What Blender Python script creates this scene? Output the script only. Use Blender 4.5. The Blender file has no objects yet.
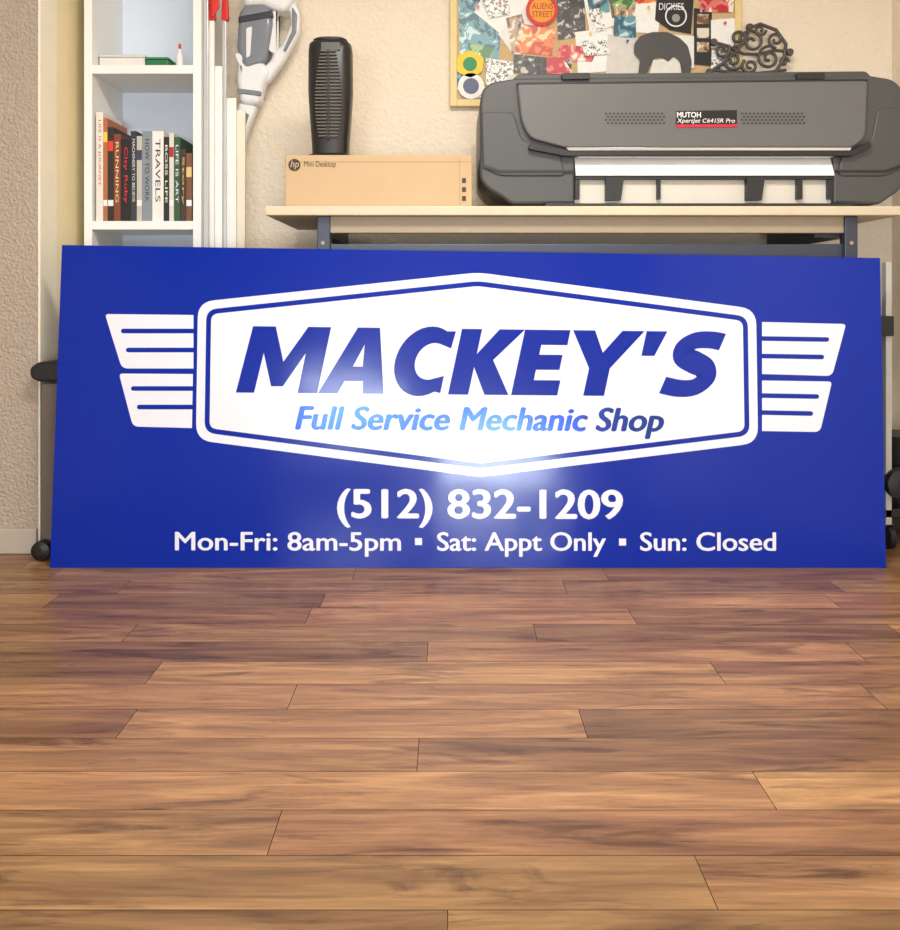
import bpy, math, random
from mathutils import Vector
random.seed(7)
H=0.78; F=900.0; HY=300.0; CX=450.0
scene=bpy.context.scene
try:
    scene.view_settings.view_transform='Standard'
except Exception: pass

def P(px,py,Y): return Vector(((px-CX)/F*Y, Y, H-(py-HY)/F*Y))
def X(px,Y): return (px-CX)/F*Y
def Z(py,Y): return H-(py-HY)/F*Y
def lin(c):
    c=c/255.0
    return c/12.92 if c<=0.04045 else ((c+0.055)/1.055)**2.4
def col(c): return (lin(c[0]),lin(c[1]),lin(c[2]),1)

MATS={}
def mat(name,c,rough=0.5,metal=0.0,var=0.06,vscale=12,bump=0.0,bscale=80,spec=0.5,coat=0.0,trans=0.0,bdist=0.01):
    if name in MATS: return MATS[name]
    m=bpy.data.materials.new(name); m.use_nodes=True
    nt=m.node_tree; b=nt.nodes['Principled BSDF']
    tc=nt.nodes.new('ShaderNodeTexCoord')
    nz=nt.nodes.new('ShaderNodeTexNoise'); nz.inputs['Scale'].default_value=vscale; nz.inputs['Detail'].default_value=4
    nt.links.new(tc.outputs['Object'],nz.inputs['Vector'])
    mx=nt.nodes.new('ShaderNodeMix'); mx.data_type='RGBA'
    cc=col(c)
    mx.inputs[6].default_value=tuple(v*(1-var) for v in cc[:3])+(1,)
    mx.inputs[7].default_value=tuple(min(1,v*(1+var)) for v in cc[:3])+(1,)
    nt.links.new(nz.outputs['Fac'],mx.inputs[0]); nt.links.new(mx.outputs[2],b.inputs['Base Color'])
    b.inputs['Roughness'].default_value=rough; b.inputs['Metallic'].default_value=metal
    b.inputs['Specular IOR Level'].default_value=spec
    b.inputs['Coat Weight'].default_value=coat
    b.inputs['Transmission Weight'].default_value=trans
    if bump>0:
        n2=nt.nodes.new('ShaderNodeTexNoise'); n2.inputs['Scale'].default_value=bscale; n2.inputs['Detail'].default_value=3 if bscale>20 else 1
        nt.links.new(tc.outputs['Object'],n2.inputs['Vector'])
        bp=nt.nodes.new('ShaderNodeBump'); bp.inputs['Strength'].default_value=bump; bp.inputs['Distance'].default_value=bdist
        nt.links.new(n2.outputs['Fac'],bp.inputs['Height']); nt.links.new(bp.outputs['Normal'],b.inputs['Normal'])
    MATS[name]=m; return m

def empty(name):
    e=bpy.data.objects.new(name,None); scene.collection.objects.link(e); e.empty_display_size=0.1; return e
def link(name,me,m,parent=None,smooth=False):
    o=bpy.data.objects.new(name,me); scene.collection.objects.link(o)
    if m is not None:
        me.materials.clear(); me.materials.append(m)
    if parent: o.parent=parent
    if smooth:
        for p in me.polygons: p.use_smooth=True
    return o
def addbevel(o,w,seg=2):
    md=o.modifiers.new('bev','BEVEL'); md.width=w; md.segments=seg; md.limit_method='ANGLE'; md.angle_limit=math.radians(40)
def box(name,x0,x1,y0,y1,z0,z1,m,parent=None,bev=0.0):
    if x0>x1:x0,x1=x1,x0
    if y0>y1:y0,y1=y1,y0
    if z0>z1:z0,z1=z1,z0
    v=[(x,y,z) for x in(x0,x1) for y in(y0,y1) for z in(z0,z1)]
    f=[(0,1,3,2),(4,6,7,5),(0,4,5,1),(2,3,7,6),(0,2,6,4),(1,5,7,3)]
    me=bpy.data.meshes.new(name); me.from_pydata(v,[],f); me.update()
    o=link(name,me,m,parent)
    if bev>0: addbevel(o,bev)
    return o
def pbox(name,px0,px1,py0,py1,Y,depth,m,parent=None,bev=0.0):
    return box(name,X(px0,Y),X(px1,Y),Y,Y+depth,Z(py0,Y),Z(py1,Y),m,parent,bev)

def curve_mesh(loops,extrude=0,bevel=0):
    cu=bpy.data.curves.new('tmp','CURVE'); cu.dimensions='2D'; cu.fill_mode='BOTH'
    cu.extrude=extrude
    if bevel>0: cu.bevel_depth=bevel; cu.offset=-bevel; cu.bevel_resolution=2
    for L in loops:
        s=cu.splines.new('POLY'); s.points.add(len(L)-1)
        for i,p in enumerate(L): s.points[i].co=(p[0],p[1],0,1)
        s.use_cyclic_u=True
    o=bpy.data.objects.new('tmp',cu); scene.collection.objects.link(o)
    dg=bpy.context.evaluated_depsgraph_get(); dg.update()
    me=bpy.data.meshes.new_from_object(o.evaluated_get(dg))
    bpy.data.objects.remove(o); return me
def text_mesh(s,offset=0,shear=0,spacing=1.0):
    cu=bpy.data.curves.new('tmpt','FONT'); cu.body=s; cu.size=1; cu.offset=offset; cu.shear=shear; cu.space_character=spacing; cu.resolution_u=4
    o=bpy.data.objects.new('tmpt',cu); scene.collection.objects.link(o)
    dg=bpy.context.evaluated_depsgraph_get(); dg.update()
    me=bpy.data.meshes.new_from_object(o.evaluated_get(dg))
    bpy.data.objects.remove(o); return me

def slab(name,pts,Y,depth,m,parent=None,bevel=0.0,smooth=False,holes=()):
    loops=[[(X(a,Y),Z(b,Y)) for a,b in L] for L in [pts]+list(holes)]
    me=curve_mesh(loops,max(depth/2-bevel,0.0002),bevel)
    for v in me.vertices:
        x,y,z=v.co; v.co=(x,Y+depth/2-z,y)
    me.update()
    return link(name,me,m,parent,False)
def flattext(name,s,px0,px1,ycap,ybase,Y,m,parent=None,offset=0.0,shear=0,rot=False):
    me=text_mesh(s,offset,shear); xs=[v.co.x for v in me.vertices]; ys=[v.co.y for v in me.vertices]
    a,b,c,d=min(xs),max(xs),min(ys),max(ys)
    for v in me.vertices:
        u=(v.co.x-a)/(b-a); w=(v.co.y-c)/(d-c)
        if rot: px=px0+(px1-px0)*w; py=ycap+(ybase-ycap)*u
        else: px=px0+(px1-px0)*u; py=ybase+(ycap-ybase)*w
        v.co=P(px,py,Y)
    me.update(); return link(name,me,m,parent)
def lathe(name,prof,center,m,parent=None,seg=24,axis='Z'):
    v=[];f=[]
    for r,h in prof:
        for i in range(seg):
            a=2*math.pi*i/seg
            if axis=='Z': v.append((center[0]+r*math.cos(a),center[1]+r*math.sin(a),center[2]+h))
            elif axis=='X': v.append((center[0]+h,center[1]+r*math.cos(a),center[2]+r*math.sin(a)))
            else: v.append((center[0]+r*math.cos(a),center[1]+h,center[2]+r*math.sin(a)))
    n=len(prof)
    for j in range(n-1):
        for i in range(seg):
            k=(i+1)%seg
            f.append((j*seg+i,j*seg+k,(j+1)*seg+k,(j+1)*seg+i))
    f.append(tuple(range(seg))); f.append(tuple((n-1)*seg+i for i in range(seg)))
    me=bpy.data.meshes.new(name); me.from_pydata(v,[],f); me.update()
    o=link(name,me,m,parent,True)
    md=o.modifiers.new('es','EDGE_SPLIT'); md.split_angle=math.radians(40)
    return o
def tube(name,pts,r,m,parent=None,cyclic=False):
    cu=bpy.data.curves.new(name,'CURVE'); cu.dimensions='3D'; cu.bevel_depth=r; cu.bevel_resolution=3; cu.use_fill_caps=True
    s=cu.splines.new('POLY'); s.points.add(len(pts)-1)
    for i,p in enumerate(pts): s.points[i].co=(p[0],p[1],p[2],1)
    s.use_cyclic_u=cyclic
    o=bpy.data.objects.new(name,cu); scene.collection.objects.link(o)
    dg=bpy.context.evaluated_depsgraph_get(); dg.update()
    me=bpy.data.meshes.new_from_object(o.evaluated_get(dg)); bpy.data.objects.remove(o)
    return link(name,me,m,parent,True)

# ================= ROOM =================
BW=3.32; FW=2.775; XL=-2.3; XR=1.63; YR=-2.3; CZ=2.45
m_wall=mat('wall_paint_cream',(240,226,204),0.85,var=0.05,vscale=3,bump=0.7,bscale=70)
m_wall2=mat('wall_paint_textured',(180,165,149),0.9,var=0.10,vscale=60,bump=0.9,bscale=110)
m_trim=mat('trim_cream',(246,238,216),0.6)
m_trimy=mat('trim_warm',(244,228,186),0.6)
m_ceil=mat('ceiling_white',(238,237,236),0.9,bump=0.4)
m_base=mat('baseboard_paint',(180,170,156),0.5)
T=0.1
box('wall_back',XL-T,XR+T,BW,BW+T,0,CZ,m_wall)
box('wall_right',XR,XR+T,YR-T,BW,0,CZ,m_wall)
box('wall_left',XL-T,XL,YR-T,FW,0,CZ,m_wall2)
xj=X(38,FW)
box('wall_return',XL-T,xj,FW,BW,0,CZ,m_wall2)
box('trim_1',xj,xj+0.006,FW+0.002,FW+0.12,0.0,CZ,m_trim)
box('trim_2',xj,xj+0.004,FW+0.121,BW,0.0,CZ,m_trimy)
box('baseboard_left',XL,xj,FW-0.014,FW,0.0,Z(529,FW-0.014),m_base,bev=0.004)
box('baseboard_back',xj+0.01,XR,BW-0.012,BW,0,0.08,m_base,bev=0.004)
box('ceiling',XL-T,XR+T,YR-T,BW+T,CZ,CZ+T,m_ceil)
# rear wall (behind the camera) with two unseen low windows shaped for sign glare
wins=[(-1.22,-0.42,0.54,1.02),(-0.14,0.78,0.07,0.58)]
mw=mat('window_frame_white',(240,240,236),0.4)
edges=[XL-T,wins[0][0],wins[0][1],wins[1][0],wins[1][1],XR+T]
for i in (0,2,4): box('wall_rear' if i==0 else 'wall_rear.%03d'%i,edges[i],edges[i+1],YR-T,YR,0,CZ,m_wall)
for i,(a,b,c,d) in enumerate(wins):
    box('wall_rear_sill_%d'%(i+1),a,b,YR-T,YR,0,c,m_wall); box('wall_rear_head_%d'%(i+1),a,b,YR-T,YR,d,CZ,m_wall)
    w=empty('window_%d'%(i+1)); t=.03; mid=(a+b)/2
    for j,(p,q,r,s) in enumerate([(a,b,c,c+t),(a,b,d-t,d),(a,a+t,c+t,d-t),(b-t,b,c+t,d-t),(mid-.01,mid+.01,c+t,d-t)]):
        box('frame_%d_%d'%(i,j),p,q,YR-0.07,YR-0.02,r,s,mw,w)

# floor planks
def floor():
    rw=0.1128; y0=1.151
    fixed={0:[0.343],1:[-0.257],2:[0.50],3:[-0.055],4:[0.245],5:[-0.31],-1:[-0.003],6:[.56,-.62],7:[-.05,.9],8:[-.75,.2],9:[.45,-.35]}
    v=[];f=[];cols=[]
    k0=int((YR-y0)/rw)-1; k1=int((BW-y0)/rw)+1
    for k in range(k0,k1+1):
        ya=y0+k*rw; yb=ya+rw
        base=sorted(fixed.get(k,[random.uniform(-.5,.5)]))
        js=list(base)
        x=js[0]
        while x>XL: x-=random.uniform(0.7,1.35) if k>3 else random.uniform(1.0,1.4); js.insert(0,x)
        x=js[-1]
        while x<XR: x+=random.uniform(0.7,1.35) if k>3 else random.uniform(1.0,1.4); js.append(x)
        for a,b in zip(js[:-1],js[1:]):
            a=max(a,XL);b=min(b,XR)
            if b-a<0.01: continue
            g=0.0006
            ya2=max(ya,YR); yb2=min(yb,BW)
            if yb2-ya2<.005: continue
            n=len(v)
            v+= [(a+g,ya2+g,0),(b-g,ya2+g,0),(b-g,yb2-g,0),(a+g,yb2-g,0)]
            f.append((n,n+1,n+2,n+3)); c=(random.random(),random.random(),random.random(),1); cols+= [c]*4
    n=len(v)
    v+=[(XL,YR,-.0015),(XR,YR,-.0015),(XR,BW,-.0015),(XL,BW,-.0015)]; f.append((n,n+1,n+2,n+3)); cols+=[(0,0,0,1)]*4
    v+=[(XL,YR,-.05),(XR,YR,-.05),(XR,BW,-.05),(XL,BW,-.05)]; f.append((n+7,n+6,n+5,n+4)); cols+=[(0,0,0,1)]*4
    me=bpy.data.meshes.new('floor'); me.from_pydata(v,[],f); me.update()
    ca=me.color_attributes.new('plank','FLOAT_COLOR','CORNER')
    for i,c in enumerate(cols): ca.data[i].color=c
    m=bpy.data.materials.new('laminate_wood'); m.use_nodes=True; nt=m.node_tree; N=nt.nodes; L=nt.links; b=N['Principled BSDF']
    tc=N.new('ShaderNodeTexCoord'); at=N.new('ShaderNodeAttribute'); at.attribute_name='plank'
    sc=N.new('ShaderNodeVectorMath'); sc.operation='SCALE'; sc.inputs['Scale'].default_value=23; L.new(at.outputs['Color'],sc.inputs[0])
    ad=N.new('ShaderNodeVectorMath'); ad.operation='ADD'; L.new(tc.outputs['Object'],ad.inputs[0]); L.new(sc.outputs[0],ad.inputs[1])
    def noise(scale,det,dist,rough=.6):
        mp=N.new('ShaderNodeMapping'); mp.inputs['Scale'].default_value=scale; L.new(ad.outputs[0],mp.inputs['Vector'])
        nz=N.new('ShaderNodeTexNoise'); nz.inputs['Scale'].default_value=1; nz.inputs['Detail'].default_value=det; nz.inputs['Distortion'].default_value=dist; nz.inputs['Roughness'].default_value=rough
        L.new(mp.outputs[0],nz.inputs['Vector']); return nz
    n1=noise((2.4,20,1),7,.8,.6)
    n2=noise((3.2,20,1),6,1.2,.62)
    n3=noise((7,150,1),4,.3)
    r=N.new('ShaderNodeValToRGB'); L.new(n1.outputs['Fac'],r.inputs[0])
    e=r.color_ramp.elements; e[0].position=.28; e[0].color=col((104,73,48)); e[1].position=.74; e[1].color=col((176,134,90))
    q=e.new(.45); q.color=col((134,96,62)); q=e.new(.58); q.color=col((154,113,73))
    r2=N.new('ShaderNodeValToRGB'); L.new(n2.outputs['Fac'],r2.inputs[0]); e=r2.color_ramp.elements
    e[0].position=.34; e[0].color=(.40,.37,.35,1); e[1].position=.45; e[1].color=(1,1,1,1)
    mu=N.new('ShaderNodeMix'); mu.data_type='RGBA'; mu.blend_type='MULTIPLY'; mu.inputs[0].default_value=.75
    L.new(r.outputs[0],mu.inputs[6]); L.new(r2.outputs[0],mu.inputs[7])
    r3=N.new('ShaderNodeMapRange'); r3.inputs[1].default_value=.3; r3.inputs[2].default_value=.7; r3.inputs[3].default_value=.78; r3.inputs[4].default_value=1.16; L.new(n3.outputs['Fac'],r3.inputs[0])
    sp=N.new('ShaderNodeSeparateColor'); L.new(at.outputs['Color'],sp.inputs[0])
    r4=N.new('ShaderNodeMapRange'); r4.inputs[3].default_value=.70; r4.inputs[4].default_value=1.25; L.new(sp.outputs[0],r4.inputs[0])
    m1=N.new('ShaderNodeMath'); m1.operation='MULTIPLY'; L.new(r3.outputs[0],m1.inputs[0]); L.new(r4.outputs[0],m1.inputs[1])
    hs=N.new('ShaderNodeHueSaturation'); L.new(mu.outputs[2],hs.inputs['Color']); L.new(m1.outputs[0],hs.inputs['Value']); hs.inputs['Saturation'].default_value=.96
    r5=N.new('ShaderNodeMapRange'); r5.inputs[3].default_value=.494; r5.inputs[4].default_value=.508; L.new(sp.outputs[1],r5.inputs[0]); L.new(r5.outputs[0],hs.inputs['Hue'])
    L.new(hs.outputs[0],b.inputs['Base Color'])
    r6=N.new('ShaderNodeMapRange'); r6.inputs[3].default_value=.24; r6.inputs[4].default_value=.40; L.new(n3.outputs['Fac'],r6.inputs[0]); L.new(r6.outputs[0],b.inputs['Roughness'])
    bp=N.new('ShaderNodeBump'); bp.inputs['Strength'].default_value=.12; bp.inputs['Distance'].default_value=.002; L.new(n3.outputs['Fac'],bp.inputs['Height']); L.new(bp.outputs[0],b.inputs['Normal'])
    b.inputs['Specular IOR Level'].default_value=.35
    o=link('floor',me,m)
    me.materials.append(mat('seam_dark',(52,36,24),.8))
    me.polygons[len(me.polygons)-2].material_index=1; me.polygons[len(me.polygons)-1].material_index=1
floor()

# ================= SIGN =================
A=math.radians(5.1); Y0=2.62
def S(px,py,off=0.0):
    dx=(px-CX)/F; dz=-(py-HY)/F
    t=(math.cos(A)*Y0+math.sin(A)*H)/(math.cos(A)-math.sin(A)*dz)
    return Vector((dx*t, t-math.cos(A)*off, H+dz*t+math.sin(A)*off))
sign=empty('shop_sign')
BK=dict(bump=.3,bscale=3.5,bdist=.012)
m_blue=mat('sign_blue_vinyl',(0,38,150),0.14,var=0.03,vscale=2,spec=.32,**BK)
m_white=mat('sign_white_vinyl',(220,224,234),0.17,var=0.01,spec=.4,**BK)
m_silver=mat('sign_reflective_vinyl',(38,66,150),0.22,metal=0.7,var=.03,**BK)
m_edge=mat('sign_edge',(215,218,228),.5)
c4=[(62,245),(880,258),(886,568),(50,568)]
v=[S(a,b,0) for a,b in c4]+[S(a,b,-0.005) for a,b in c4]
for p in v:
    if p.z<0.01: p.z=max(p.z,0.0005)
me=bpy.data.meshes.new('panel'); me.from_pydata([tuple(p) for p in v],[],[(3,2,1,0),(4,5,6,7),(0,1,5,4),(1,2,6,5),(2,3,7,6),(3,0,4,7)]); me.update()
o=link('panel',me,m_blue,sign); me.materials.append(m_edge)
for i in (2,3,4,5): me.polygons[i].material_index=1
def vinyl(name,loops,m,off):
    me=curve_mesh([[(a,-b) for a,b in L] for L in loops])
    for q in me.vertices: q.co=S(q.co.x,-q.co.y,off)
    me.update(); return link(name,me,m,sign)
def inset(pts,d):
    n=len(pts); out=[]
    ar=sum(pts[i][0]*pts[(i+1)%n][1]-pts[(i+1)%n][0]*pts[i][1] for i in range(n)); s=1 if ar>0 else -1
    for i in range(n):
        p0=Vector(pts[i-1]);p1=Vector(pts[i]);p2=Vector(pts[(i+1)%n])
        a=(p1-p0).normalized(); b=(p2-p1).normalized()
        na=Vector((-a.y,a.x))*s; nb=Vector((-b.y,b.x))*s
        bis=(na+nb).normalized(); k=d/max(.3,bis.dot(na)); q=p1+bis*k; out.append((q.x,q.y))
    return out
def rnd(pts,rads,seg=6):
    out=[]; n=len(pts)
    for i in range(n):
        r=rads[i] if isinstance(rads,(list,tuple)) else rads
        p0=Vector(pts[i-1]);p1=Vector(pts[i]);p2=Vector(pts[(i+1)%n])
        a=(p0-p1);b=(p2-p1); r=min(r,a.length*.45,b.length*.45)
        if r<=0: out.append(tuple(p1)); continue
        A1=p1+a.normalized()*r; B1=p1+b.normalized()*r
        for j in range(seg+1):
            t=j/seg; q=A1*(1-t)**2+p1*2*t*(1-t)+B1*t*t; out.append((q.x,q.y))
    return out
badge=[(198,302),(478,272.5),(756,309),(758,443),(480,477),(196,440)]
rr=[16,10,16,16,10,16]
vinyl('badge_outer',[rnd(badge,rr)],m_white,.0006)
vinyl('badge_line',[rnd(inset(badge,8.5),[11,8,11,11,8,11])],m_blue,.0011)
vinyl('badge_inner',[rnd(inset(badge,13.5),[7,6,7,7,6,7])],m_white,.0016)
def slit(x0,x1,y,dy=0,h=2.3,capL=True,capR=False):
    pts=[]
    if capL:
        for j in range(7):
            a=math.pi/2+math.pi*j/6; pts.append((x0+h+h*math.cos(a),y-h*math.sin(a)))
    else: pts+=[(x0,y-h),(x0,y+h)]
    if capR:
        for j in range(7):
            a=-math.pi/2+math.pi*j/6; pts.append((x1-h+h*math.cos(a),y+dy-h*math.sin(a)))
    else: pts+=[(x1,y+dy+h),(x1,y+dy-h)]
    return pts
vinyl('wing_lu',[rnd([(105,314),(193.5,315),(193.5,368.5),(122,368.5)],[4,0,0,6])],m_white,.0006)
vinyl('wing_ll',[rnd([(119,373.5),(193,374),(192,428),(133,426.5)],[4,0,0,6])],m_white,.0006)
vinyl('wing_ru',[rnd([(762,322),(846,324),(832,376),(762,374)],[0,4,6,0])],m_white,.0006)
vinyl('wing_rl',[rnd([(762,380.5),(832,381.5),(820,432),(762,431)],[0,4,6,0])],m_white,.0006)
for i,a in enumerate([(121,194,331),(126,194,350),(131,193.5,388.5),(137,193.5,407)]):
    vinyl('slit_l%d'%i,[slit(a[0],a[1],a[2])],m_blue,.0011)
for i,a in enumerate([(761.5,829,338.5),(761.5,824,356),(761.5,819,395.5),(761.5,813,412.5)]):
    vinyl('slit_r%d'%i,[slit(a[0],a[1],a[2],1,capL=False,capR=True)],m_blue,.0011)
# main lettering
def arc(cx,cy,rx,ry,a0,a1,n=16):
    return [(cx+rx*math.cos(math.radians(a0+(a1-a0)*i/n)),cy+ry*math.sin(math.radians(a0+(a1-a0)*i/n))) for i in range(n+1)]
def letmap(x0,u,w_):
    px=x0+u*65+w_*14
    base=392.5+(px-236)*0.0090; top=326+(px-236)*0.0125
    return (px,base+(top-base)*w_)
G={
'M':(236,[[(0,0),(.05,1),(.40,1),(.63,.47),(.90,1),(1.25,1),(1.25,0),(.95,0),(.945,.60),(.70,.10),(.52,.10),(.30,.60),(.28,0)]]),
'A':(318,[[(0,0),(.40,1),(.74,1),(1.01,0),(.69,0),(.65,.19),(.37,.19),(.30,0)],[(.45,.41),(.60,.41),(.56,.74)]]),
'C':(388,[arc(.47,.5,.47,.53,60,300,24)+[(.80,.02),(.80,.28)]+arc(.56,.5,.25,.28,290,70,18)+[(.82,.70),(.84,.96)]]),
'K':(448,[[(0,0),(0,1),(.31,1),(.31,.62),(.58,1),(.97,1),(.58,.53),(.93,0),(.56,0),(.31,.42),(.31,0)]]),
'E':(511,[[(0,0),(0,1),(.70,1),(.70,.77),(.30,.77),(.30,.62),(.66,.62),(.66,.39),(.30,.39),(.30,.23),(.71,.23),(.71,0)]]),
'Y':(559,[[(0,1),(.34,1),(.53,.66),(.76,1),(1.10,1),(.69,.42),(.69,0),(.37,0),(.37,.42)]]),
'apostrophe':(626,[[(.10,1),(.42,1),(.30,.62),(.10,.62)]]),
}
for k,(x0,loops) in G.items():
    vinyl('letter_'+k,[[letmap(x0,u,w_) for u,w_ in L] for L in loops],m_blue,.0022)
def letterS():
    pts=[(.80,.845),(.62,.875),(.38,.865),(.22,.76),(.24,.62),(.42,.53),(.60,.44),(.66,.29),(.52,.15),(.28,.125),(.0,.175)]
    n=len(pts)
    def cr(p0,p1,p2,p3,t):
        return tuple(.5*((2*p1[k])+(-p0[k]+p2[k])*t+(2*p0[k]-5*p1[k]+4*p2[k]-p3[k])*t*t+(-p0[k]+3*p1[k]-3*p2[k]+p3[k])*t**3) for k in (0,1))
    c=[]
    for i in range(n-1):
        for j in range(6): c.append(cr(pts[max(i-1,0)],pts[i],pts[i+1],pts[min(i+2,n-1)],j/6))
    c.append(pts[-1])
    vs=[];fs=[]
    for i,p in enumerate(c):
        a=Vector(c[max(i-1,0)]);b=Vector(c[min(i+1,len(c)-1)]); d=(b-a).normalized(); nn=Vector((-d.y,d.x))
        t=i/(len(c)-1); w_=.13+.035*math.exp(-((t-.5)/.14)**2)
        for sg in (1,-1):
            q=letmap(660,(p[0]+nn.x*w_*sg*1.12)*.97,p[1]+nn.y*w_*sg); vs.append(S(q[0],q[1],.0022))
        if i: k=2*i; fs.append((k-2,k-1,k+1,k))
    me=bpy.data.meshes.new('letter_S'); me.from_pydata([tuple(q) for q in vs],[],fs); me.update(); link('letter_S',me,m_blue,sign)
letterS()
CAP={}
def signtext(name,s,px0,px1,ycap,ybase,m,off,bold,shear,dy=0):
    if 'c' not in CAP:
        mm=text_mesh('M'); CAP['c']=(min(v.co.y for v in mm.vertices),max(v.co.y for v in mm.vertices))
    c0,c1=CAP['c']
    k=0
    for bx,by in ((-bold,0),(0,bold*.5),(bold,0),(0,-bold*.5)):
        me=text_mesh(s,0,shear); a=min(v.co.x for v in me.vertices); b=max(v.co.x for v in me.vertices)
        for v in me.vertices:
            u=(v.co.x-a)/(b-a); w_=(v.co.y-c0)/(c1-c0)
            v.co=S(px0+bold+bx+(px1-px0-2*bold)*u, ybase+dy*u+by+(ycap-ybase)*w_, off+k*.00004)
        me.update(); link('%s_%d'%(name,k),me,m,sign); k+=1
signtext('tagline','Full Service Mechanic Shop',295,664,406.5,429,m_silver,.0022,1.15,.22,2)
signtext('phone','(512) 832-1209',337,623,489.5,517.5,m_white,.0006,1.2,0,1)
signtext('hours_a','Mon-Fri: 8am-5pm',175,401,532,550,m_white,.0006,.5,0,.5)
signtext('hours_b','Sat: Appt Only',437,606,532.5,550.5,m_white,.0006,.5,0)
signtext('hours_c','Sun: Closed',640,776,532.5,550.5,m_white,.0006,.5,0)
vinyl('bullet_a',[[(415,538),(422,538),(422,545),(415,545)]],m_white,.0006)
vinyl('bullet_b',[[(619,538.5),(626,538.5),(626,545.5),(619,545.5)]],m_white,.0006)

# ================= WORK TABLE =================
tab=empty('work_table')
m_wood=mat('plywood_top',(204,190,164),.55,var=.12,vscale=9)
m_steel=mat('table_steel',(62,68,82),.4,metal=.3)
m_steel2=mat('table_rail',(158,144,122),.5)
TY=2.715; TZ=Z(206,TY)
box('tabletop',X(265,TY),X(903,TY),TY,3.28,TZ-.028,TZ,m_wood,tab,.003)
for nm,a,b in(('leg_1',317,330),('leg_2',845,858)):
    box(nm,X(a,2.74),X(b,2.74),2.74,2.78,0,TZ-.028,m_steel,tab,.003)
    box(nm+'_rear',X(a,2.74),X(b,2.74),3.2,3.24,0,TZ-.028,m_steel,tab,.003)
box('front_rail',X(330,2.75),X(845,2.75),2.75,2.775,Z(233,2.75),TZ-.028,m_steel2,tab,.002)
box('cross_rail',X(330,2.76),X(845,2.76),2.76,2.78,Z(258,2.76),Z(244,2.76),m_steel,tab,.002)
box('side_rail',X(317,2.74),X(330,2.74),2.78,3.2,TZ-.09,TZ-.03,m_steel,tab)
box('side_rail_r',X(820,2.74),X(858,2.74)-.001,2.781,3.2,TZ-.09,TZ-.03,m_steel,tab)
box('rear_panel',X(330,3.2),X(880,3.2)-.15,3.245,3.255,.5,TZ-.10,mat('rear_panel_dark',(52,58,74),.5),tab)
for i,a in enumerate((340,838)):
    lathe('bolt_%d'%i,[(.006,0),(.006,.004)],(X(851 if i else 323,2.74),2.735,Z(243,2.74)),m_steel2,tab,12,'Y')

# ================= PRINTER =================
pr=empty('wide_format_printer')
m_pb=mat('printer_body',(72,73,73),.42,var=.03)
m_pf=mat('printer_fascia',(96,97,96),.36,var=.03)
m_pd=mat('printer_dark',(30,31,34),.45)
m_pl=mat('printer_platen',(240,240,236),.25)
m_ps=mat('printer_silver',(205,205,205),.22,metal=.7)
PY=2.76
body=[(480,100),(483,88),(492,82),(516,78),(868,75),(893,79),(903,88),(905,184),(898,192),(880,204),(833,204),(833,152),(575,152),(575,204),(512,204),(501,196),(487,188),(480,179)]
slab('body',rnd(body,[6,6,6,4,4,6,8,6,6,3,2,2,2,2,4,4,6,6],4),PY,.40,m_pb,pr,.008)
slab('fascia',rnd([(517,83),(868,79),(866,138),(852,148),(566,148),(529,138),(521,120)],[4,6,10,6,6,12,6]),PY-.022,.03,m_pf,pr,.006)
slab('fascia_lip',rnd([(530,143),(566,150),(852,150),(870,141),(872,147),(853,156),(564,156),(528,149)],2),PY-.026,.03,m_pd,pr,.002)
slab('fascia_edge',[(566,147.5),(852,147.5),(850,150.5),(569,150.5)],PY-.029,.006,m_ps,pr,.001)
slab('lid',rnd([(512,80),(518,74),(866,71),(872,77)],3),PY+.02,.34,m_pb,pr,.004)
slab('lid_seam',[(517,82.5),(868,79),(868,80.5),(517,84)],PY-.024,.02,m_pd,pr)
for i,a in enumerate((562,797)):
    slab('latch_%d'%i,rnd([(a,73),(a+28,72.6),(a+28,79),(a,79.4)],1.5),PY-.012,.05,m_pd,pr,.001)
slab('endcap_left',rnd([(481,112),(514,112),(522,140),(560,153),(566,176),(500,176),(483,168)],6),PY-.006,.03,m_pb,pr,.005)
slab('endcap_right',rnd([(904,108),(878,108),(872,140),(842,153),(838,176),(885,176),(902,168)],6),PY-.006,.03,m_pb,pr,.005)
slab('endcap_groove_l',[(483,164),(500,170),(573,170),(573,172),(500,172.5),(483,167)],PY-.009,.01,m_pd,pr)
slab('endcap_groove_r',[(836,170),(885,170),(903,164),(903,167),(885,172.5),(836,172)],PY-.009,.01,m_pd,pr)
x0,x1=X(575,PY)+.001,X(833,PY)-.001
zt=Z(155,PY); zb=Z(176,PY)
me=bpy.data.meshes.new('platen')
me.from_pydata([(x0,PY+.02,zt),(x1,PY+.02,zt),(x1,PY-.012,zb+.004),(x0,PY-.012,zb+.004),(x1,PY-.012,zb),(x0,PY-.012,zb),(x1,PY+.2,zb),(x0,PY+.2,zb),(x1,PY+.2,zt),(x0,PY+.2,zt)],[],[(3,2,1,0),(5,4,2,3),(7,6,4,5),(0,1,8,9)]); me.update()
link('platen',me,m_pl,pr)
lathe('roller_bar',[(.007,0),(.007,x1-x0-.01)],(x0+.005,PY-.012,Z(156,PY)),m_ps,pr,16,'X')
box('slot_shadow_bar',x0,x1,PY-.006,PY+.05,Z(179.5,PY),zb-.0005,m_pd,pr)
box('slot_back',x0,x1,PY+.012,PY+.045,TZ+.011,Z(179.6,PY),mat('slot_back',(206,200,188),.4),pr)
for i,(a,b) in enumerate(((575,580),(608,619),(657,661),(749,758),(797,803),(828,833))):
    pbox('guide_%d'%i,a+.3,b-.3,180,199,PY-.008,.018,m_pd,pr)
for i,(a,b) in enumerate(((606,624),(747,765))):
    slab('clamp_%d'%i,[(a,177),(b,177),(b-3,200),(a,200)],PY-.016,.024,m_pd,pr)
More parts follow.
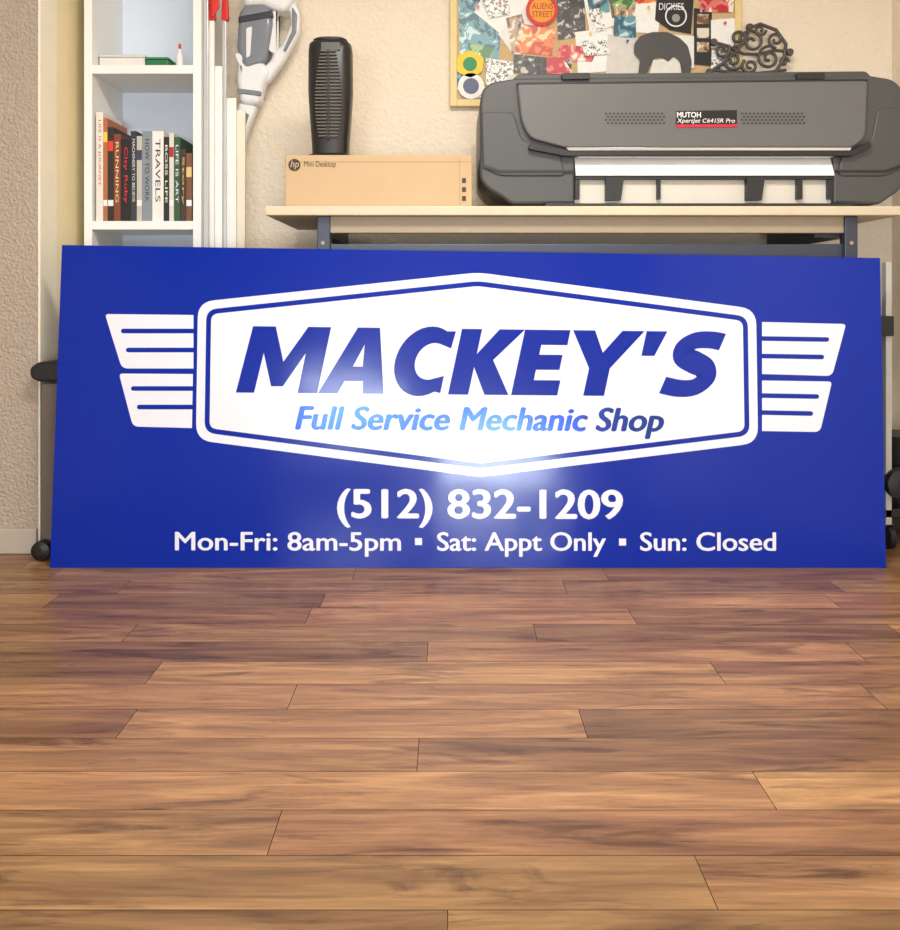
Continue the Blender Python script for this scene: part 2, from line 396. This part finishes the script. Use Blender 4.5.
box('base_bar',X(545,PY-.02),X(852,PY-.02),PY-.03,PY+.3,TZ+.0005,TZ+.010,m_pd,pr,.002)
verts=[];faces=[]
for g0,g1 in((606,666),(742,806)):
    for r_ in range(4):
        nn=int((g1-g0)/4)
        for k in range(nn):
            px=g0+k*4+(2 if r_%2 else 0); py=113.5+r_*3.2
            n=len(verts)
            for j in range(6):
                a=math.pi/3*j; verts.append(tuple(P(px+1.1*math.cos(a),py+1.1*math.sin(a),PY-.0235)))
            faces.append(tuple(range(n,n+6)))
me=bpy.data.meshes.new('grille_holes'); me.from_pydata(verts,[],faces); me.update(); link('grille_holes',me,m_pd,pr)
m_red=mat('label_red',(190,30,60),.4); m_wt=mat('label_white',(235,235,235),.4)
slab('label',[(676,111),(737,110),(737,127),(676,127.5)],PY-.0238,.002,mat('label_black',(22,22,26),.3),pr)
slab('label_stripe',[(676,124.5),(737,124),(737,127),(676,127.5)],PY-.0246,.001,m_red,pr)
flattext('label_text','MUTOH',677,701,112,117.5,PY-.0252,m_wt,pr,.02)
flattext('label_text2','XpertJet C641SR Pro',677,735,118.5,124,PY-.0253,m_wt,pr,0,.2)

# ================= CARDBOARD BOX =================
cb=empty('cardboard_box')
m_cb=mat('cardboard',(192,164,128),.8,var=.05)
BY=2.78
bz1=Z(155,BY)
box('carton',X(285,BY),X(472,BY),BY,BY+.30,TZ+.001,bz1,m_cb,cb,.003)
box('flap_seam',X(285,BY),X(472,BY),BY-.0006,BY,bz1-.022,bz1-.0205,mat('cardboard_dark',(158,130,96),.8),cb)
lathe('logo_disc',[(.019,0),(.019,.0006)],(X(294.5,BY),BY-.0012,Z(165,BY)),mat('ink_brown',(60,48,40),.6),cb,28,'Y')
flattext('logo_text','hp',290.5,299,160.5,169.5,BY-.0016,m_cb,cb,0,.2)
flattext('box_text','Mini Desktop',304,336,161,168.5,BY-.0012,MATS['ink_brown'],cb)
for i in range(3):
    pbox('mark_%d'%i,462,466,178+i*9,183+i*9,BY-.001,.0006,MATS['ink_brown'],cb)
pbox('mark_line',459.5,460,158,205,BY-.0008,.0006,MATS['cardboard_dark'],cb)

# ================= TOWER FAN =================
fan=empty('tower_fan')
m_fb=mat('fan_black',(34,34,34),.35); m_fg=mat('fan_grille',(92,86,76),.4)
FY=2.86
def rrect_loft(name,secs,yc,m,parent,n=28,e=3.2):
    v=[];f=[]
    for (cx,hw,hd,z) in secs:
        for i in range(n):
            a=2*math.pi*i/n; c,s=math.cos(a),math.sin(a)
            v.append((cx+hw*math.copysign(abs(c)**(2/e),c),yc+hd*math.copysign(abs(s)**(2/e),s),z))
    for j in range(len(secs)-1):
        for i in range(n):
            k=(i+1)%n; f.append((j*n+i,j*n+k,(j+1)*n+k,(j+1)*n+i))
    f.append(tuple(range(n))[::-1]); f.append(tuple((len(secs)-1)*n+i for i in range(n)))
    me=bpy.data.meshes.new(name); me.from_pydata(v,[],f); me.update()
    o=link(name,me,m,parent,True); md=o.modifiers.new('es','EDGE_SPLIT'); md.split_angle=math.radians(45); return o
fx=X(330.5,FY+.05)
zt=Z(34.5,FY)
zb=bz1+.001
rrect_loft('base',[(fx,.076,.07,zb),(fx,.078,.072,zb+.008),(fx,.074,.068,zb+.016),(fx,.058,.056,zb+.024)],FY+.07,m_fb,fan)
rrect_loft('housing',[(fx,.058,.055,zb+.02),(fx,.060,.056,zb+.06),(fx,.066,.058,zb+.14),(fx,.071,.060,zb+.22),(fx,.070,.060,zt-.04),(fx,.067,.057,zt-.020),(fx,.056,.046,zt-.010)],FY+.06,m_fb,fan)
rrect_loft('top_cap',[(fx,.054,.046,zt-.012),(fx,.056,.048,zt-.006),(fx,.048,.040,zt),(fx,.02,.02,zt+.002)],FY+.06,m_fb,fan)
for i in range(26):
    z=zb+.07+i*.0108
    if z>zt-.045: break
    t=(z-zb-.07)/(.28); wv=.022+.020*math.sin(math.pi*min(1,.15+t*.85))
    box('slat_%d'%i,fx-wv,fx+wv,FY-.006,FY+.01,z,z+.004,m_fg,fan)
box('spine',fx-.004,fx+.004,FY-.008,FY+.01,zb+.06,zt-.05,m_fb,fan,.001)
pbox('control_panel',321,340,42,50,FY-.004,.01,mat('fan_panel',(90,92,90),.3),fan,.001)

# ================= BOOKCASE =================
bc=empty('bookcase')
m_bw=mat('bookcase_white',(240,239,236),.45,var=.02)
m_bi=mat('bookcase_inner',(224,234,246),.5,var=.02)
KY=3.0
xa,xb,xc,xd=X(84,KY),X(92,KY),X(193,KY),X(201,KY)
box('side_left',xa,xb,KY,3.29,0,2.1,m_bw,bc,.001)
box('side_right',xc,xd,KY,3.29,0,2.1,m_bw,bc,.001)
box('back',xb,xc,3.282,3.29,0.02,2.1,m_bi,bc)
for i,z in enumerate((.05,.53,Z(221,KY),Z(65,KY),2.1)):
    box('shelf_%d'%i,xb,xc,KY+.002,3.282,z-.028,z,m_bw,bc)
bk=empty('book_row')
zs=Z(221,KY)
books=[(96,103,112,(228,222,212)),(103.2,107.5,118,(176,104,64)),(107.7,113.5,127,(40,32,30)),(113.7,120.5,134,(128,62,40)),(120.7,130.5,139,(24,24,28)),(130.7,136.5,131,(50,52,58)),(136.7,142,136,(190,186,176)),(142.2,152,131,(132,142,150)),(152.2,163.5,131,(232,230,224)),(163.7,169,137,(30,30,30)),(169.2,173.8,133,(215,212,200)),(174,180,137,(46,84,60)),(180.2,186,149,(60,44,36)),(186.2,191.8,153,(118,78,52))]
bt=[(0,'LIFE IS A JOURNEY',(190,40,40)),(3,'RUNNING',(240,220,160)),(4,'City Ruby',(230,30,60)),(7,'HOW TO WORK',(40,40,46)),(8,'TRAVELS',(40,40,40)),(11,'LIFE IS ART',(235,235,235)),(5,'MACHINERY TO BELIEVE',(220,220,220)),(9,'BOSS LIFE',(235,235,225)),(12,'Story',(230,190,90))]
BKY=KY+.012
for i,(a,b,t,c) in enumerate(books):
    box('book_%d'%i,X(a,BKY),X(b,BKY),BKY,BKY+.17+.02*random.random(),zs+.0005,Z(t,BKY),mat('book_cover_%d'%i,c,.5),bk,.001)
for i,s,c in bt:
    a,b,t,_=books[i]; w_=b-a
    flattext('title_%d'%i,s,a+w_*.28,b-w_*.28,t+8,t+8+min(66,(205-t)*.85),BKY-.0008,mat('ink_%d'%i,c,.5),bk,.0,0,True)
for i in (1,2,6,10,13):
    a,b,t,_=books[i]
    pbox('band_%d'%i,a+.2,b-.2,t+14,t+24,BKY-.0007,.0005,mat('band_%d'%i,[(230,200,80),(220,60,40),(60,60,90),(170,40,40),(220,190,120)][(1,2,6,10,13).index(i)],.5),bk)
    pbox('band_b%d'%i,a+.2,b-.2,200,206,BKY-.0007,.0005,m_wt,bk)
sb=empty('storage_tin')
z2=Z(65,KY)
box('tin_body',X(146,3.04),X(168,3.04),3.04,3.12,z2+.0005,z2+.03,mat('tin_green',(40,110,70),.4),sb,.003)
box('tin_lid',X(145,3.04),X(169,3.04),3.037,3.123,z2+.0305,z2+.037,mat('tin_green2',(60,140,90),.4),sb,.002)
sb=empty('paper_carton')
box('carton_body',X(97,3.03),X(143,3.03),3.05,3.2,z2+.0005,z2+.038,mat('carton_white',(225,222,215),.7),sb,.002)
box('carton_lid',X(96.5,3.03),X(143.5,3.03),3.047,3.203,z2+.0385,z2+.048,mat('carton_lid',(206,206,200),.7),sb,.002)
sb=empty('glue_bottle')
lathe('bottle',[(.0,0),(.014,0.0),(.014,.05),(.006,.062),(.005,.075),(0,.077)],(X(178,3.06),3.08,z2+.0005),mat('bottle_white',(235,235,230),.4),sb,16)
lathe('cap',[(.0055,.075),(.004,.092)],(X(178,3.06),3.08,z2+.0005),mat('cap_red',(200,40,40),.4),sb,12)

# ================= STRAIGHTEDGES beside bookcase =================
ru=empty('straightedge_bundle')
m_al=mat('aluminium',(206,208,210),.3,metal=.5); m_bo=mat('board_white',(244,242,236),.6); m_rd=mat('handle_red',(214,48,36),.4)
specs=[(203,208,-60,3.02,m_al),(208.5,214,18,3.05,m_bo),(214,222,66,3.07,m_bo),(221.5,226,20,3.09,m_al),(225,236,98,3.11,m_bo),(235,245,110,3.13,mat('board_cream',(236,226,204),.6))]
for i,(a,b,t,Y,m) in enumerate(specs):
    box('strip_%d'%i,X(a,Y)+.002,X(b,Y),Y,Y+.012,0,Z(t,Y),m,ru,.001)
for i,(a,b,t,Y) in enumerate([(208,215,-2,3.05),(221,228,-4,3.09)]):
    slab('red_handle_%d'%i,rnd([(a,20),(a+1,t),(b-1,t),(b,20)],2),Y-.006,.024,m_rd,ru,.003)
slab('red_tag',rnd([(209,-30),(217,-28),(219,6),(212,18)],2),3.03,.012,m_rd,ru,.002)

# ================= HAND VACUUM =================
va=empty('handheld_vacuum')
VY=3.19
m_vw=mat('vacuum_white',(238,238,238),.3); m_vg=mat('vacuum_smoke',(130,136,144),.15,var=.1); m_vd=mat('vacuum_dark',(58,60,66),.35)
slab('dust_cup',rnd([(238,12),(246,2),(268,2),(273,20),(266,62),(244,70),(236,50)],6),VY,.085,m_vg,va,.018)
slab('motor_body',rnd([(241,-22),(252,-30),(288,-24),(296,-2),(284,12),(270,8),(262,4),(243,6)],7),VY-.005,.10,m_vw,va,.02)
slab('handle',rnd([(272,-6),(290,-10),(300,14),(299,32),(284,60),(268,82),(260,84),(263,66),(272,58)],6),VY+.015,.05,m_vw,va,.014,holes=[rnd([(276,12),(288,8),(291,22),(281,46),(272,50)],5)])
slab('grip_insert',rnd([(292,6),(297,14),(296,32),(285,52),(283,50),(292,30),(292,16)],2),VY+.008,.02,m_vg,va,.003)
slab('lower_body',rnd([(238,48),(244,64),(262,60),(270,72),(263,84),(259,104),(240,104),(236,80)],6),VY+.002,.075,m_vw,va,.018)
slab('collar',rnd([(237,88),(261,91),(260,96),(237,93)],2),VY-.002,.08,m_vg,va,.004)
slab('nozzle',rnd([(238,102),(257,106),(248,128),(243,146),(232,143),(234,126)],4),VY+.014,.05,m_vw,va,.012)
slab('nozzle_slot',rnd([(241,112),(249,114),(243,134),(239,134)],2),VY+.010,.01,m_vg,va,.002)
slab('filter_ring',rnd([(238,16),(272,10),(273,17),(238,23)],2),VY-.004,.09,m_vd,va,.006)
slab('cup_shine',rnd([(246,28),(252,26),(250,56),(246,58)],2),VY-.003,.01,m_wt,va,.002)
box('wall_mount',X(246,3.28),X(276,3.28),3.275,3.319,Z(40,3.28),Z(-30,3.28),m_vd,va,.005)
slab('power_button',rnd([(262,-14),(270,-14),(270,-6),(262,-6)],3),VY-.01,.02,m_rd,va,.002)

# ================= CORK BOARD =================
ck=empty('bulletin_board')
m_ck=mat('cork',(206,176,132),.9,var=.25,vscale=120,bump=.3)
m_cf=mat('cork_frame',(228,204,142),.5,var=.1)
CY=3.295
pbox('cork',456,736,-150,99,CY+.006,.012,m_ck,ck)
pbox('frame_l',450,457,-155,106,CY-.004,.022,m_cf,ck,.002)
pbox('frame_r',735,742,-155,106,CY-.004,.022,m_cf,ck,.002)
pbox('frame_b',457,735,99,106,CY-.004,.022,m_cf,ck,.002)
pbox('frame_t',457,735,-155,-148,CY-.004,.022,m_cf,ck,.002)
def pm(c): return mat('paper_%d_%d_%d'%c,c,.55,var=.12,vscale=40)
def pic(name,a,b,c,hue=1): # printed picture: procedural blotches of three colours
    m=bpy.data.materials.new(name); m.use_nodes=True; nt=m.node_tree; bs=nt.nodes['Principled BSDF']; bs.inputs['Roughness'].default_value=.35
    tc=nt.nodes.new('ShaderNodeTexCoord'); nz=nt.nodes.new('ShaderNodeTexNoise'); nz.inputs['Scale'].default_value=22*hue; nz.inputs['Detail'].default_value=3; nz.inputs['Distortion'].default_value=1
    nt.links.new(tc.outputs['Object'],nz.inputs['Vector']); r=nt.nodes.new('ShaderNodeValToRGB'); r.color_ramp.interpolation='CONSTANT'
    e=r.color_ramp.elements; e[0].color=col(a); e[0].position=0; e[1].position=.46; e[1].color=col(b); q=e.new(.58); q.color=col(c)
    nt.links.new(nz.outputs['Fac'],r.inputs[0]); nt.links.new(r.outputs[0],bs.inputs['Base Color']); return m
p_sea=pic('pic_sea',(40,90,110),(96,150,160),(190,214,216)); p_txt=pic('pic_text',(110,106,104),(236,234,228),(240,238,232),4)
p_or=pic('pic_orange',(190,60,30),(232,120,60),(248,206,150)); p_dk=pic('pic_dark',(24,24,26),(66,60,58),(190,184,176),1.6)
p_gr=pic('pic_green',(60,120,60),(150,180,110),(236,232,210)); p_rd=pic('pic_red',(190,40,50),(220,120,110),(240,228,216)); p_bn=pic('pic_brown',(110,80,56),(176,150,120),(226,214,196))
W_=(240,238,232)
papers=[
([(458,-4),(502,6),(499,60),(460,56)],p_sea),([(478,-30),(506,-20),(500,8),(470,0)],p_dk),
([(484,-6),(528,-12),(530,30),(508,40),(474,12)],pm(W_)),([(498,34),(536,-4),(546,28),(516,58)],pm((228,226,220))),
([(506,18),(522,14),(530,48),(512,54)],p_bn),([(470,44),(494,48),(490,62),(468,58)],p_gr),
([(524,24),(556,28),(552,56),(514,52)],p_or),
([(556,-8),(584,-8),(586,36),(558,40)],p_dk),
([(583,-6),(614,-8),(618,24),(590,34)],pm(W_)),([(587,-2),(608,-4),(610,12),(590,16)],p_sea),
([(575,32),(612,28),(620,70),(578,74)],pm((238,238,232))),([(606,-14),(658,-20),(662,14),(612,18)],p_bn),
([(612,-12),(634,-14),(634,6),(612,8)],p_gr),([(636,-12),(656,-12),(656,8),(637,10)],p_or),
([(608,34),(642,38),(638,80),(606,76)],pm((214,208,198))),([(636,4),(662,2),(658,34),(632,32)],pm(W_)),
([(560,44),(598,48),(592,62),(556,60)],p_rd),([(514,54),(572,60),(570,78),(512,72)],p_dk),
([(462,90),(504,84),(504,98),(463,98.5)],p_txt),([(456,72),(482,78),(480,92),(457,90)],p_sea),
([(657,-8),(694,-4),(691,34),(670,30),(655,20)],pm((26,26,28))),([(694,8),(712,10),(711,66),(693,64)],pm((34,32,34))),
([(697,14),(709,14),(709,24),(697,24)],p_bn),([(697,28),(709,28),(709,38),(697,38)],p_bn),([(697,42),(709,42),(709,52),(697,52)],p_bn),
([(698,-20),(735,-16),(733,12),(700,12)],p_rd),([(711,20),(735,18),(734,50),(711,48)],pm(W_)),([(666,34),(694,36),(694,68),(672,72)],pm((232,230,224))),
([(486,58),(514,62),(512,88),(486,86)],p_txt),([(546,58),(562,56),(576,78),(548,80)],p_rd),
([(614,16),(636,16),(636,38),(614,36)],p_sea),([(653,60),(678,58),(692,80),(648,80)],pm((226,222,214))),
([(508,74),(560,78),(558,98),(506,96)],pm((222,216,204))),([(712,50),(734,52),(734,84),(710,82)],p_txt),([(562,80),(600,74),(606,98),(566,98)],p_bn),([(530,-14),(558,-10),(556,2),(532,2)],p_gr),([(588,10),(600,8),(606,30),(594,32)],p_txt),([(482,0),(508,-4),(510,14),(490,18)],p_txt),([(582,40),(606,38),(610,54),(584,56)],p_txt),
]
for i,(L,c) in enumerate(papers): slab('paper_%02d'%i,L,CY+.0045-i*.0002,.0004,c,ck)
z0=CY-.0055
def circ(cx,cy,r,n=24): return [(cx+r*math.cos(2*math.pi*i/n),cy+r*math.sin(2*math.pi*i/n)) for i in range(n)]
slab('sticker_round_red',circ(542,10,16),z0,.0006,pm((206,44,40)),ck)
slab('sticker_round_in',circ(542,10,12.5),z0-.0008,.0004,pm((236,150,40)),ck)
flattext('sticker_text','ALIENS',532,553,3,9,z0-.0012,pm((150,20,20)),ck,.0)
flattext('sticker_text2','STREET',532,553,11,17,z0-.0012,pm((150,20,20)),ck,.0)
slab('sticker_badge',rnd([(457,56),(470,50),(484,58),(482,72),(470,78),(457,72)],3),z0,.0006,pm((236,200,50)),ck)
slab('sticker_badge_in',circ(470,64,7),z0-.0008,.0004,pm((50,140,90)),ck)
slab('sticker_white',circ(471,86,13),z0,.0006,pm((236,234,228)),ck)
slab('sticker_white_in',circ(471,86,8),z0-.0008,.0004,pm((96,100,130)),ck)
slab('dark_ring',circ(676,16,11),z0,.0006,m_wt,ck); slab('dark_ring_in',circ(676,16,9.5),z0-.0008,.0004,pm((26,26,28)),ck); slab('dark_dot',circ(676,18,4),z0-.0014,.0004,pm((150,150,150)),ck)
flattext('dark_text','DICKIES',659,684,3,10,z0-.0018,m_wt,ck,.0)
rh=[(634,44),(640,36),(652,32),(668,32),(680,38),(688,46),(692,62),(690,76),(682,76),(680,62),(674,56),(668,62),(662,56),(654,58),(650,66),(646,76),(638,76),(640,60),(634,54)]
slab('silhouette',rnd(rh,3),z0-.0006,.0008,pm((74,72,72)),ck)
for i,(a,b) in enumerate([(500,4),(520,24),(570,-2),(598,4),(627,42),(648,8),(724,24),(703,11),(590,34),(478,8)]):
    lathe('pin_%d'%i,[(.004,0),(.0035,-.006),(.005,-.010)],(X(a,CY),CY-.006,Z(b,CY)),mat('pin_%d'%(i%3),[(220,40,40),(40,80,200),(240,200,40)][i%3],.3),ck,10,'Y')

# ornate scroll plaque hung over the board's corner
orn=empty('scroll_wall_ornament')
m_or=mat('ornament_iron',(84,80,78),.4,metal=.3)
OY=3.275
def spiral(cx,cy,r0,r1,a0,a1,n=34):
    return [P(cx+(r0+(r1-r0)*i/n)*math.cos(math.radians(a0+(a1-a0)*i/n)),cy+(r0+(r1-r0)*i/n)*math.sin(math.radians(a0+(a1-a0)*i/n)),OY) for i in range(n+1)]
for i,a in enumerate([(752,42,13,2,180,700),(769,58,12,2,270,-280),(733,60,11,2,0,560),(738,38,9,2,120,-380),(776,40,8,2,90,560),(750,66,8,1.5,200,-300),(722,50,8,2,-40,400),(760,30,6,1.5,0,420),(784,62,5,1,0,-420)]):
    tube('scroll_%d'%i,spiral(*a),.0055,m_or,orn)
tube('stem_a',[P(x,y,OY) for x,y in [(710,72),(722,64),(736,52),(746,38),(750,28),(760,24),(776,30),(786,44),(784,58),(776,72)]],.0065,m_or,orn)
tube('stem_b',[P(x,y,OY) for x,y in [(714,42),(728,46),(744,54),(760,54),(774,50),(790,52)]],.0055,m_or,orn)
tube('stem_c',[P(x,y,OY) for x,y in [(712,70),(730,72),(750,74),(770,72),(786,70)]],.0055,m_or,orn)
for i,(x,y,r) in enumerate([(714,42,4),(750,27,4),(790,52,4),(710,72,4)]):
    lathe('leaf_%d'%i,[(r*.0037,0),(r*.003,-.01)],(X(x,OY),OY+.005,Z(y,OY)),m_or,orn,14,'Y')

# ================= FOLDING CHAIR behind left edge of the sign =================
fc=empty('folding_chair')
m_bk=mat('chair_black',(26,26,28),.45); m_gf=mat('chair_fabric',(108,96,86),.9,bump=.3,bscale=200)
CYc=2.715
slab('armrest',rnd([(29,368),(38,362),(62,361),(110,361),(110,376),(62,382),(38,382),(30,378)],4),CYc,.20,m_bk,fc,.008)
slab('side_panel',[(42,384),(100,384),(100,552),(42,552)],CYc+.012,.012,m_gf,fc)
for i,px in enumerate((62,100)):
    box('post_%d'%i,X(px,CYc+.03)-.009,X(px,CYc+.03)+.009,CYc+.026,CYc+.042,.02,Z(383,CYc),m_bk,fc,.003)
box('foot_bar',X(47,CYc),X(110,CYc),CYc+.02,CYc+.04,.015,.035,m_bk,fc,.003)
lathe('foot_cap',[(.012,-.02),(.028,-.012),(.030,0),(.028,.02),(.02,.03)],(X(38,2.67),2.695,.0305),m_bk,fc,20,'Y')

# ================= ROLLING CART right =================
rs=empty('rolling_cart')
RY=2.80
m_gw=mat('cart_grey',(184,180,172),.6)
box('post',X(886,RY),X(892,RY),RY,RY+.03,.08,Z(262,RY),m_gw,rs,.002)
box('post_r',X(960,RY),X(966,RY),RY,RY+.03,.08,Z(262,RY),m_gw,rs,.002)
box('tray',X(884,RY),X(968,RY),RY,RY+.35,.10,.13,m_bk,rs,.004)
box('clamp',X(879,RY-.01),X(894,RY-.01),RY-.012,RY+.03,Z(336,RY),Z(316,RY),m_bk,rs,.003)
lathe('knob',[(.02,-.02),(.046,-.015),(.05,0),(.046,.03)],(X(899,RY),RY-.01,Z(483,RY)),m_bk,rs,24,'Y')
lathe('bin',[(.07,0),(.09,.2),(.095,.21)],(X(925,RY),RY+.16,.131),m_bk,rs,24)
for i,(px,yy) in enumerate(((893,0.02),(960,0.02),(893,.3),(960,.3))):
    lathe('caster_%d'%i,[(.03,-.012),(.038,-.008),(.038,.008),(.03,.012)],(X(px,RY),RY+yy+.01,.038),m_bk,rs,20,'X')
    box('caster_fork_%d'%i,X(px,RY)-.016,X(px,RY)+.016,RY+yy,RY+yy+.02,.07,.10,m_bk,rs)

# ================= LIGHTS =================
def area(name,loc,rot,sx,sy,power,c,parent=None):
    l=bpy.data.lights.new(name,'AREA'); l.shape='RECTANGLE'; l.size=sx; l.size_y=sy; l.energy=power; l.color=c
    o=bpy.data.objects.new(name,l); scene.collection.objects.link(o); o.location=loc; o.rotation_euler=rot
    if parent:o.parent=parent
    return o
cl=empty('ceiling_light')
box('fixture',-.45,.75,1.0,1.5,CZ-.03,CZ,mat('fixture_white',(240,238,230),.4),cl)
area('ceiling_lamp_light',(.15,1.25,CZ-.035),(0,0,0),1.1,.45,66,(1,.95,.87),cl)
cl2=empty('ceiling_light.001')
box('fixture.001',-.6,.6,-1.2,-.8,CZ-.03,CZ,MATS['fixture_white'],cl2)
area('ceiling_lamp_light_b',(0,-1.0,CZ-.035),(0,0,0),1.1,.38,34,(1,.95,.87),cl2)
for i,(a,b,c,d) in enumerate(wins):
    area('window_daylight_%d'%(i+1),((a+b)/2,YR-.11,(c+d)/2),(math.radians(90),0,0),b-a,d-c,(50,72)[i],(.82,.92,1.0))  # lamps added behind the unseen openings, sized to put glare on the sign
wo=bpy.data.worlds.new('world'); scene.world=wo; wo.use_nodes=True
bg=wo.node_tree.nodes['Background']; bg.inputs[0].default_value=(.75,.85,1,1); bg.inputs[1].default_value=1.0

# ================= CAMERA =================
cam=bpy.data.cameras.new('camera'); co=bpy.data.objects.new('camera',cam); scene.collection.objects.link(co)
co.location=(0,0,H); co.rotation_euler=(math.radians(90),0,0)
cam.sensor_fit='VERTICAL'; cam.sensor_height=36; cam.sensor_width=36; cam.lens=36*F/930.0; cam.shift_y=-(465-HY)/930.0; cam.shift_x=0
cam.clip_start=.02
scene.camera=co
